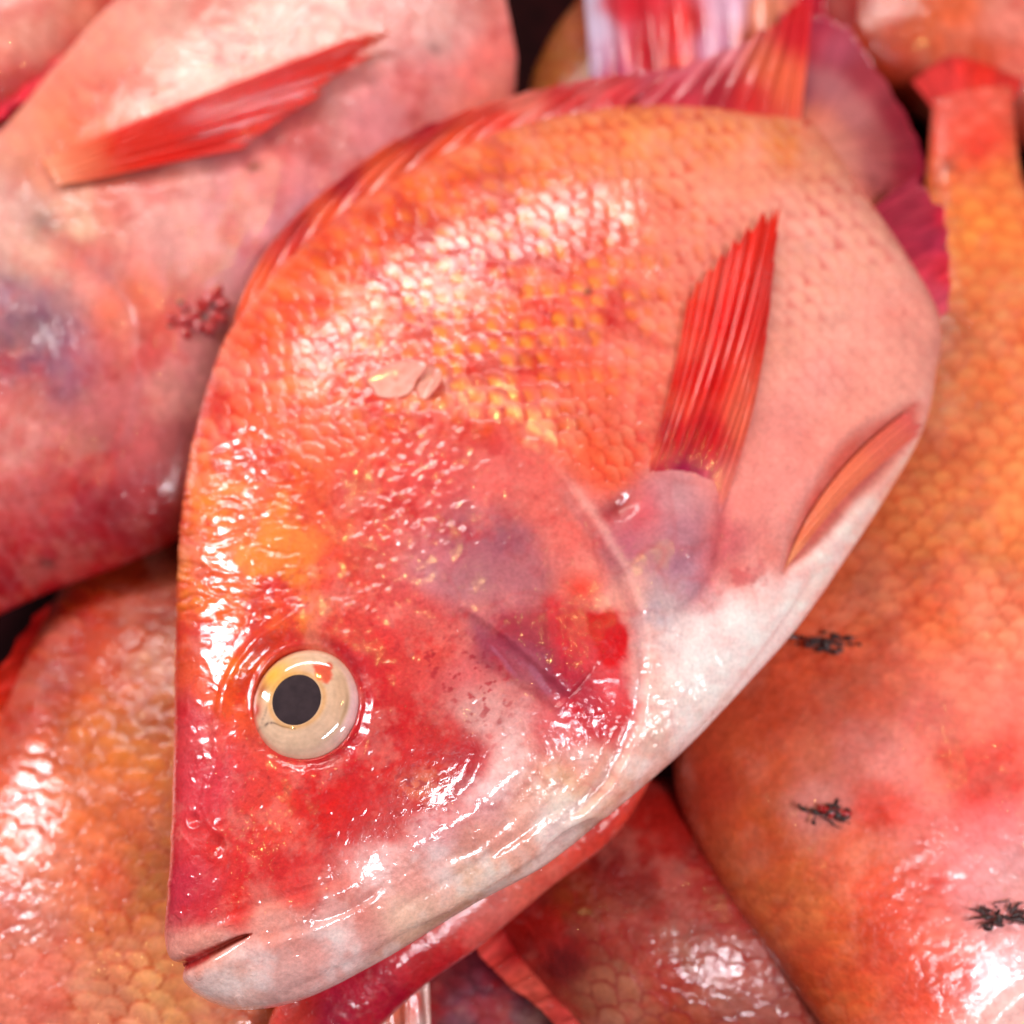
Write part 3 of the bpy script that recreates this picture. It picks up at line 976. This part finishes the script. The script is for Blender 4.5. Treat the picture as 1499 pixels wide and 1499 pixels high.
fin(main, 'tail_fin', [(1150, 182), (1195, 212), (1230, 250), (1258, 300)], [(1165, -80), (1250, -40), (1330, 65), (1394, 148), (1386, 215), (1325, 292)], on_plane(main, .0025, -.034, .012), 14, T_TAIL, ray_r=.0005, wave=.0002, ragged=.03, streak=.4)
T_ANAL = parse('1380,430,d05068 1395,400,d83040 1390,320,c82840 1370,340,a83450 1345,310,a43448 1350,260,b03c50 1385,450,e06070')
fin(main, 'anal_fin', [(1366, 470), (1330, 400), (1290, 340), (1272, 310)], [(1394, 446), (1398, 370), (1390, 295), (1348, 246)], on_plane(main, -.001, -.003, .001), 7, T_ANAL, ray_r=.0009)
T_PEL = parse('1160,820,f09870 1200,770,f08c68 1250,700,ee8464 1300,650,e87864 1345,605,e87068 1180,770,e87858')
fin(main, 'pelvic_fin', [(1150, 832), (1166, 792), (1182, 760)], [(1352, 630), (1358, 602), (1345, 590)], on_surf(main, -.0014, -.0002, .0016), 5, T_PEL, ray_r=.0007, wave=.0003, bow=-.05, streak=.3)

# loose scale lying on the flank
def flake(label, c, rx, ry, ang, lift, curl, group='loose scales'):
    nr, na = 10, 36
    a = np.arange(na) / na * 2 * np.pi
    rr = np.linspace(.05, 1, nr)
    shape = 1 + .10 * np.cos(3 * a + 1) + .06 * np.cos(5 * a)
    lx = rr[:, None] * (np.cos(a) * shape)[None] * rx
    ly = rr[:, None] * (np.sin(a) * shape)[None] * ry
    t = math.radians(ang)
    C = np.stack([c[0] + lx * math.cos(t) - ly * math.sin(t), c[1] + lx * math.sin(t) + ly * math.cos(t)], -1).reshape(-1, 2)
    W, N = main.surf(C)
    N = np.tile(main.plane.n, (len(W), 1))
    h = lift + curl * (np.maximum(lx / rx, 0) ** 2 * 1.0 + 0.5 * np.maximum(-ly / ry, 0) ** 2).ravel()
    top = W + N * h[:, None]
    bot = top - N * .0003
    q = grid_quads(nr, na, wrap=True)
    n0 = len(top)
    last = (nr - 1) * na + np.arange(na)
    rim = np.stack([last, np.roll(last, -1), np.roll(last, -1) + n0, last + n0], -1)
    o = make_mesh('loose_scale', np.concatenate([top, bot]), np.concatenate([q[:, ::-1], q + n0, rim[:, ::-1]]), M_SCALE)
    o['label'] = label
    o['category'] = 'scale'
    o['group'] = group
flake('larger loose pale pink fish scale stuck on the front fish above its gill', (580, 557), 42, 24, -18, .0006, .0022)
flake('small curled pink fish scale touching the larger loose scale', (629, 562), 17, 24, 25, .0006, .0030)


# ================================================================== the fish around it
def far_relief(ang, size, origin, amp=0.6, extra=None, mask=None, seed=0):
    def f(C):
        H, RIM, ID, SU = scales(C, ang, size, origin, seed=seed)
        m = mask(C) if mask else 1.0
        h = 0.001 * (amp * m * (H - .5) * (.4 + .6 * sstep(-.2, .2, fbm(C, 110, 3, seed + 7))) + .9 * fbm(C, 130, 3, seed + 1) + .3 * fbm(C, 36, 3, seed + 2))
        if extra:
            h = h + extra(C)
        return h
    return f


def far_paint(table, ang, size, origin, rim='b84830', rima=.35, mask=None, extra=None, seed=0, eps=28, blotch=.5, pale=.15):
    def f(C):
        K = tint(C, table, eps, 16, seed)
        H, RIM, ID, SU = scales(C, ang, size, origin, seed=seed)
        m = mask(C) if mask else 1.0
        mixc(K, np.minimum(1, rima * 1.8) * RIM * m * sstep(-.3, .1, fbm(C, 80, 3, seed + 33)), rim)
        mixc(K, rima * .7 * m * sstep(.75, .55, H), rim)
        mixc(K, pale * m * sstep(.72, .95, H), np.minimum(K * [1.5, 1.75, 1.75], .9))
        K *= (1 + .22 * m * (ID - .5))[:, None]
        if extra:
            extra(C, K)
        mixc(K, blotch * sstep(-.02, .22, fbm(C, 75, 5, seed + 51, .62)), 'bc1c14')
        mixc(K, .14 * sstep(-.05, .25, fbm(C, 60, 5, seed + 52, .66)), 'f0b49c')
        K *= (1 + .35 * fbm(C, 45, 4, seed + 4))[:, None]
        return np.clip(K, .002, .95)
    return f


THICK = [(0, .004), (.08, .014), (.2, .022), (.4, .028), (.55, .028), (.7, .023), (.85, .013), (1, .006)]

# --- pale pink fish, upper left
T_A = parse('300,100,dca494 400,60,e0a494 500,40,e09c8c 200,150,e48872 120,220,e47854 60,250,d8886c 30,300,d8a498 250,320,e09c94 400,250,de8080 480,230,d48080 560,180,d88488 620,120,de8080 650,60,d89c98 700,100,e87870 720,160,de7060 350,340,d68c94 450,330,cc8a98 300,400,d69494 380,400,c87c84 100,330,d8a88c 60,380,d0a08c 150,400,d6847c 180,450,e0704c 60,480,7c4864 30,520,7a4054 100,540,9c6074 30,450,8c6074 200,520,c86060 150,580,c06868 250,560,c87c74 220,650,c05c5c 100,650,c8746c 30,650,d88c84 50,720,c86464 120,740,a82c3c 150,760,9c0c20 230,730,b05058 250,650,b05c5c 280,560,bc7878 60,820,b81428 20,850,ac0c20 150,810,b40e20 240,770,b40c18 -150,600,c08080 -250,800,b05050')
OP_A = [(60, 330), (130, 380), (185, 440), (205, 510), (200, 590), (170, 680), (110, 760)]


def extra_a(C):
    D, S, U = polydist(C, OP_A, 200)
    sd = D * S
    f = sstep(0, .15, U) * sstep(1, .85, U)
    return -.002 * spot(C, 40, 500, 55, 42) + .001 * f * (0.45 * sstep(-22, 18, sd + 24 * fbm(C, 60, 3, 9)) * np.exp(-np.maximum(sd, 0) / 110.) - 0.5 * np.exp(-((sd + 14) / 16.) ** 2))


def extra_pa(C, K):
    mixc(K, .75 * spot(C, 45, 500, 62, 48) * sstep(-.25, .1, fbm(C, 50, 3, 14)), '5c3048')
    mixc(K, .45 * stroke(C, OP_A, 9, .1), '9c5458')
    mixc(K, .4 * stroke(C, [(150, 420), (180, 470), (190, 540)], 22, .2), 'e88070')
    mixc(K, .7 * spot(C, 385, 245, 55, 24, 25) * sstep(-.1, .1, fbm(C, 40, 3, 15)), 'cc4448')
    mixc(K, .8 * spot(C, 372, 245, 12, 9), '6a4030')
    mixc(K, .8 * spot(C, 70, 325, 24, 20), '785050')
    mixc(K, .5 * spot(C, 635, 72, 14, 6, 40), '504440')
    mixc(K, .7 * spot(C, 70, 825, 14, 10), '180810')
    mixc(K, .6 * spot(C, 175, 660, 14, 12), 'a82838')


fa = Fish('pale pink fish at upper left, its red side fin laid along its flank',
          [((-420, 700), (-420, 720)), ((-380, 450), (-300, 900)), ((-200, 330), (-100, 930)), ((0, 205), (60, 870)), ((90, 105), (280, 775)), ((190, -5), (430, 600)), ((330, -120), (560, 430)), ((480, -180), (680, 270)), ((620, -150), (745, 170)), ((720, -80), (757, 90))],
          Plane(-.086, 0, .12), THICK, 340, 260, 40, far_paint(T_A, -35, 44, (400, 200), 'b86068', .2, extra=extra_pa, seed=2), far_relief(-35, 44, (400, 200), .6, extra_a, seed=2), M_FAR)
T_PA = parse('90,265,e49070 130,250,e07858 190,220,d8301c 300,180,d41c10 400,140,d81c10 500,100,dc2814 580,65,e05838 150,290,d83820 250,255,dc2818 420,200,dc3020 520,150,dc5038')
fin(fa, 'pectoral_fin', [(62, 240), (68, 250), (76, 262), (86, 276)], [(560, 52), (592, 60), (500, 135), (370, 225)], on_surf(fa, .002, .004, .003), 9, T_PA, ray_r=.0012, wave=.0008, nv=40)

# --- fish in the top left corner
T_B = parse('50,50,e8a090 130,30,e08870 20,20,e0a090 90,70,e48878 40,130,c83040 110,80,d83038 170,20,d83038 0,160,c02840 -100,50,e09080 -200,0,e09080')
fb = Fish('pale fish cut by the top left corner with a crimson lower edge',
          [((-400, 100), (-380, 160)), ((-340, -80), (-200, 235)), ((-250, -220), (-20, 185)), ((-100, -330), (100, 92)), ((60, -400), (200, -10)), ((240, -350), (270, -200))],
          Plane(-.076, 0, 0), THICK, 160, 120, 24, far_paint(T_B, -40, 40, (50, 50), seed=5), far_relief(-40, 40, (50, 50), .7, seed=5), M_FAR)
T_BF = parse('0,170,c82840 60,120,d03040 120,70,d83030 190,5,d84040')
fin(fb, 'anal_fin', [(-60, 178), (10, 140), (90, 70), (180, -30)], [(-20, 205), (40, 168), (120, 85), (205, -20)], on_plane(fb, .004, .005, .001), 8, T_BF, ray_r=.0012)

# --- orange fish, lower left
T_C = parse('100,900,9c2818 200,880,a03018 80,980,a82818 150,1000,c05c24 220,1000,cc6c24 150,1080,d07428 230,1100,d07830 60,1100,cc5c20 100,1180,d46c34 200,1200,d46c3c 50,1250,d87c5c 150,1280,d46c44 230,1280,cc8048 50,1350,d88470 150,1380,d0784c 50,1450,d87864 150,1470,d48868 240,1450,d49460 10,1150,dc5818 30,1050,b83018 350,1100,c06028 350,1400,c87850')
T_C = (T_C[0], T_C[1] * .92)  # colours darkened for the shade this fish lies in
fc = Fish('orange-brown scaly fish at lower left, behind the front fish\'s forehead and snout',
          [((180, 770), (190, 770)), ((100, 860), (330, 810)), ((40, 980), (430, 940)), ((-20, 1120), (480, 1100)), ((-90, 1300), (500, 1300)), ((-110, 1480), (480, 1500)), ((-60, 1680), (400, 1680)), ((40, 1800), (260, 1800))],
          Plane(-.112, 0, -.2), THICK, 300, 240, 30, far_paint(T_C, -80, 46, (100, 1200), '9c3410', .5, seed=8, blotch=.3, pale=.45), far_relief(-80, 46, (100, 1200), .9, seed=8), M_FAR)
T_CF = parse('90,880,b82c28 20,1000,c03020 -10,1120,e06018 40,940,9c1818 60,1000,a01810')
fin(fc, 'dorsal_fin', [(112, 880), (60, 990), (15, 1110), (-30, 1220)], [(60, 930), (0, 1040), (-40, 1160), (-70, 1280)], on_plane(fc, .006, .012, .002), 9, T_CF, ray_r=.0014)

# --- orange fish on the right, head towards the viewer
T_D = parse('1440,220,f03824 1400,140,f06050 1460,260,f0803c 1430,330,f88834 1450,420,f88444 1420,500,f08a54 1470,550,f88044 1420,620,e8824e 1470,700,f88a4c 1400,720,f08a4c 1350,780,e88244 1450,800,f08444 1300,850,dc7444 1250,900,d06438 1380,900,f0703c 1450,900,f08a64 1200,1000,d05020 1150,1050,c84818 1250,1000,cc5c38 1300,1000,d86c50 1350,1050,d87468 1420,1000,e88268 1470,1050,f07a68 1200,1100,d46c4c 1250,1100,d47c70 1300,1120,d87c74 1100,1120,cc5420 1050,1150,c03c14 1120,1200,cc5818 1200,1180,d48078 1280,1180,d84030 1350,1180,e07068 1420,1150,e84030 1470,1120,e84838 1450,1200,e87a7a 1250,1250,d86440 1150,1280,d06424 1200,1330,d46c34 1280,1300,d84c28 1350,1300,dc6250 1420,1280,e08a8a 1470,1280,d89494 1300,1400,d84420 1400,1420,e05c48 1350,1450,d84c28 1450,1420,e8acac 1470,1480,e8b4ac 1250,1450,cc5c20 1220,1400,c85414 1600,900,f09060 1650,1300,d89080')
OP_D = [(1090, 1080), (1160, 1050), (1250, 1010), (1340, 1000), (1430, 1030), (1500, 1080)]


def mask_d(C):
    return np.maximum(.3, sstep(1080, 940, C[:, 1])) + .5 * sstep(1230, 1330, C[:, 1]) * sstep(1480, 1300, C[:, 0])


def extra_d(C):
    D, S, U = polydist(C, OP_D, 200)
    sd = -D * S
    f = sstep(0, .15, U)
    return .001 * (f * (0.5 * sstep(-14, 14, sd) * np.exp(-np.maximum(sd, 0) / 110.)) + 1.5 * spot(C, 1330, 1180, 90) + 1.0 * np.exp(-((np.hypot(C[:, 0] - 1540, C[:, 1] - 1543) - 95) / 16.) ** 2) - 4 * spot(C, 1540, 1543, 52))


def extra_pd(C, K):
    mixc(K, .8 * spot(C, 1300, 1192, 40, 26) * sstep(-.15, .1, fbm(C, 30, 3, 5)), 'cc2c14')
    for x, y, r in ((1380, 1105, 14), (1345, 1238, 14), (1372, 1292, 12), (1440, 1150, 40)):
        mixc(K, .7 * spot(C, x, y, r), 'd02c24')
    mixc(K, .5 * spot(C, 1388, 245, 16, 10), '302820')


fd = Fish('large orange fish along the right edge, head at the bottom right corner',
          [((1365, 150), (1482, 130)), ((1350, 300), (1494, 260)), ((1310, 450), (1535, 340)), ((1250, 620), (1580, 440)), ((1130, 800), (1690, 650)), ((1020, 980), (1780, 880)), ((985, 1130), (1830, 1120)), ((1040, 1270), (1840, 1330)), ((1130, 1400), (1800, 1480)), ((1220, 1520), (1720, 1620)), ((1330, 1650), (1620, 1720)), ((1450, 1750), (1500, 1760))],
          Plane(-.078, 0, 0), [(0, .004), (.1, .007), (.25, .018), (.42, .028), (.6, .03), (.75, .027), (.9, .016), (1, .005)], 420, 320, 40, far_paint((T_D[0], T_D[1] * 1.1 + .03), -84, 40, (1400, 700), 'b83410', .4, mask_d, extra_pd, seed=12, blotch=.32, pale=.4), far_relief(-84, 40, (1400, 700), .9, extra_d, mask_d, seed=12), M_FAR)


def paint_eye_d(C):
    K = np.tile(hexlin('d8c0a8'), (len(C), 1))
    r = np.hypot(C[:, 0] - 1540, C[:, 1] - 1545)
    mixc(K, .8 * np.exp(-((r - 34) / 12) ** 2), 'e0a030')
    return K


make_eye(fd, (1540, 1545), 62, 62, (1543, 1548), (26, 26), paint_eye_d)
T_DT = parse('1390,120,e84848 1440,100,f03828 1480,130,d83030 1400,60,c83838 1470,60,a82020 1430,160,f05840')
fin(fd, 'tail_fin', [(1366, 165), (1405, 150), (1450, 145), (1484, 150)], [(1345, 95), (1400, 60), (1460, 50), (1520, 70)], on_plane(fd, .002, -.01, .002), 8, T_DT, ray_r=.0006, wave=.0002, ragged=.02)

# --- red fish at the bottom, between the two, its shade painted into the colours
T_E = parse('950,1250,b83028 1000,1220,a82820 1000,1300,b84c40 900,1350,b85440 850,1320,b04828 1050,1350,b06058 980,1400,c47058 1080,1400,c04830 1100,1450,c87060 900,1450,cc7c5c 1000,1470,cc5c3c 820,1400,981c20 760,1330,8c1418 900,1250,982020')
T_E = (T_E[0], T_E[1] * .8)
fe = Fish('red scaly fish darkened by painted shade, wedged low at the bottom, between the jaw and the orange fish',
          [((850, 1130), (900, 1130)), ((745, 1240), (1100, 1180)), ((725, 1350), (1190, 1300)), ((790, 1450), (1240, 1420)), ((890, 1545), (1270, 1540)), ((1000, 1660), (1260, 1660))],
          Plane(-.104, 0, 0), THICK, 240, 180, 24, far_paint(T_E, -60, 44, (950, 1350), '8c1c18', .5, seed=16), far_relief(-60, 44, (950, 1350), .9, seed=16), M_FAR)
T_EF = parse('760,1380,a01018 830,1440,a81420 700,1390,d85048 780,1450,d86050 850,1500,d85850')
fin(fe, 'dorsal_fin', [(735, 1330), (770, 1410), (830, 1480), (900, 1550)], [(690, 1385), (730, 1435), (800, 1490), (860, 1570)], on_plane(fe, .008, .012, .001), 8, T_EF, ray_r=.0014)

# --- lowest fish, added to fill the bottom gap, whose shade is in its colours
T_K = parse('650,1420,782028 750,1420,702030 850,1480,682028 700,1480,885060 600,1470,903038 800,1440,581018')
fk = Fish('added fish, dim shade painted in maroon, deep in the gap below the jaw',
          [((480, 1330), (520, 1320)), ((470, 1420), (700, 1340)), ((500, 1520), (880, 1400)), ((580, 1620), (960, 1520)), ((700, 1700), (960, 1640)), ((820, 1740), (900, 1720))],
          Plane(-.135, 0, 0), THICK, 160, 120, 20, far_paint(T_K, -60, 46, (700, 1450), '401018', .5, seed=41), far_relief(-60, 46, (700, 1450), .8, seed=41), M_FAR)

# --- red fish under the jaw
T_H = parse('900,1210,d84838 800,1290,dc4c40 700,1360,d84040 640,1410,cc2c34 560,1460,b81838 480,1490,b01440 700,1330,e07068 780,1270,e06850 430,1490,d04838')
fh = Fish('bright red fish almost hidden beneath the front fish\'s jaw',
          [((945, 1095), (965, 1120)), ((830, 1130), (902, 1222)), ((700, 1190), (800, 1304)), ((580, 1280), (700, 1387)), ((480, 1380), (620, 1444)), ((400, 1480), (530, 1530)), ((380, 1600), (430, 1640))],
          Plane(-.056, 0, 0), [(0, .004), (.2, .009), (.5, .012), (.8, .010), (1, .004)], 200, 120, 20, far_paint(T_H, -40, 40, (700, 1350), 'b02828', .2, seed=21), far_relief(-40, 40, (700, 1350), .3, seed=21), M_FAR)
T_HF = parse('340,1490,f0d8d0 380,1490,d8a080 430,1490,c84840 520,1500,d87058 570,1460,e88060 600,1450,d84838 615,1440,e8d0c8 640,1500,f0d8d0')
fin(fh, 'pelvic_fin', [(335, 1430), (420, 1420), (520, 1400), (612, 1380)], [(315, 1590), (420, 1600), (520, 1600), (625, 1590)], on_plane(fh, -.016, -.022, .001), 9, T_HF, ray_r=.0022, eps=10, ray_tab=rows('f0dcd4', 'd86a50', 'e8b0a0'))

# --- fish behind the dorsal fin, top centre
T_FB = parse('800,100,b8702c 780,150,c07034 830,140,b06030 950,50,b83830 1100,50,c04834 1200,50,b03038')
ff = Fish('fish behind the front fish\'s back fin with a lavender and red fin',
          [((900, -260), (1250, -260)), ((870, -120), (1290, -120)), ((845, 0), (1280, 0)), ((800, 70), (1230, 110)), ((772, 150), (1150, 220)), ((790, 260), (1050, 320)), ((850, 360), (950, 380))],
          Plane(-.104, 0, 0), THICK, 200, 180, 20, far_paint(T_FB, 95, 40, (950, 50), '902018', .3, seed=25), far_relief(95, 40, (950, 50), .6, seed=25), M_FAR)
T_F = parse('870,60,c8b4cc 865,120,c0a0bc 858,10,ccbcd4 890,140,b85070 905,30,c83040 930,30,cc2838 950,100,c42c38 1000,60,d83434 985,130,d04840 1060,40,d8a8c0 1040,90,d898b4 1075,0,d0a0bc 1110,40,e89070 1100,90,dc7050 1160,80,c81818 1200,30,b02038 1180,130,b82030')
fin(ff, 'anal_fin', [(855, -90), (930, -100), (1020, -100), (1110, -95), (1200, -90)], [(868, 165), (950, 190), (1030, 195), (1100, 190), (1190, 190)], on_surf(ff, .008, .010, .002), 10, T_F, ray_r=.0011, wave=.0012, eps=9)

# --- fish at the top right
T_G = parse('1350,30,d06030 1420,80,c8502c 1450,130,c03818 1470,30,f09080 1320,100,b03c24 1400,0,d86840 1499,100,e07060 1300,30,b84428')
fg = Fish('rusty orange fish cut by the top right corner',
          [((1270, -200), (1500, -260)), ((1190, -60), (1600, -140)), ((1230, 70), (1660, -20)), ((1340, 150), (1690, 90)), ((1480, 195), (1680, 200)), ((1570, 270), (1630, 280))],
          Plane(-.106, 0, 0), THICK, 160, 120, 20, far_paint(T_G, -30, 40, (1400, 50), '8c2410', .35, seed=29), far_relief(-30, 40, (1400, 50), .7, seed=29), M_FAR)


# ------------------------------------------------------------------ dark scraps stuck on the fish
def scrap(fish, c, size, label, n=12, red=0, seed=1, flat=.5):
    rnd = random.Random(seed)
    s, nn = fish.surf([c])
    s = s[0]
    px = ((s - EYE) @ FWD) / FPX
    up = fish.plane.n
    e1 = RGT - up * (RGT @ up)
    e1 /= np.linalg.norm(e1)
    e2 = np.cross(up, e1)
    root = thing('dark_scrap', label, 'scrap', s, 'dark scraps stuck to the fish')

    def strand(pts, r0, name, mat):
        P = catmull(pts, 12)
        tan = np.gradient(P, axis=0)
        tan /= np.linalg.norm(tan, axis=1, keepdims=True)
        a = np.cross(tan, up)
        a /= np.linalg.norm(a, axis=1, keepdims=True) + 1e-9
        b = np.cross(tan, a)
        ph = np.arange(6) / 6 * 2 * np.pi
        rad = r0 * np.sin(np.linspace(.35, np.pi - .05, 12)) * (0.75 + .5 * np.array([rnd.random() for _ in range(12)]))
        V = P[:, None] + (np.cos(ph)[None, :, None] * a[:, None] + np.sin(ph)[None, :, None] * b[:, None] * .7) * rad[:, None, None]
        return V.reshape(-1, 3), grid_quads(12, 6, wrap=True)
    for mat, cnt, name in ((M_DIRT, n * 2, 'strands'), (M_CLOT, red, 'clot')):
        VV, FF, b0 = [], [], 0
        for k in range(cnt):
            a = rnd.gauss(0, .55) + rnd.choice((0, math.pi))
            ln = size * (rnd.uniform(.25, .7) if rnd.random() < .75 else rnd.uniform(.8, 1.2))
            st = np.array([rnd.gauss(0, .3) * size, rnd.gauss(0, .22) * size * flat])
            pts = []
            for t in range(4):
                a += rnd.uniform(-.7, .7)
                st = st + np.array([math.cos(a), math.sin(a) * flat]) * ln / 4
                pts.append(s + (e1 * st[0] + e2 * st[1]) * px + up * (.001 + .0015 * rnd.random()))
            v, f = strand(pts, px * size * (rnd.uniform(.025, .09) if mat is M_DIRT else rnd.uniform(.08, .2)), name, mat)
            VV.append(v)
            FF.append(f + b0)
            b0 += len(v)
        if VV:
            make_mesh(name, np.concatenate(VV), np.concatenate(FF), mat, root)


scrap(fd, (1205, 940), 52, 'blurred dark scrap on the right fish beside the white belly edge', 16, 0, 3, .35)
scrap(fd, (1212, 1192), 50, 'dark forked scrap next to a blood spot on the right fish\'s head', 12, 3, 5)
scrap(fd, (1458, 1342), 50, 'black stringy scrap near the lower right corner', 18, 0, 9)
scrap(fa, (304, 468), 58, 'black scrap with red shreds on the pale fish by the front fish\'s back', 5, 16, 12, .9)
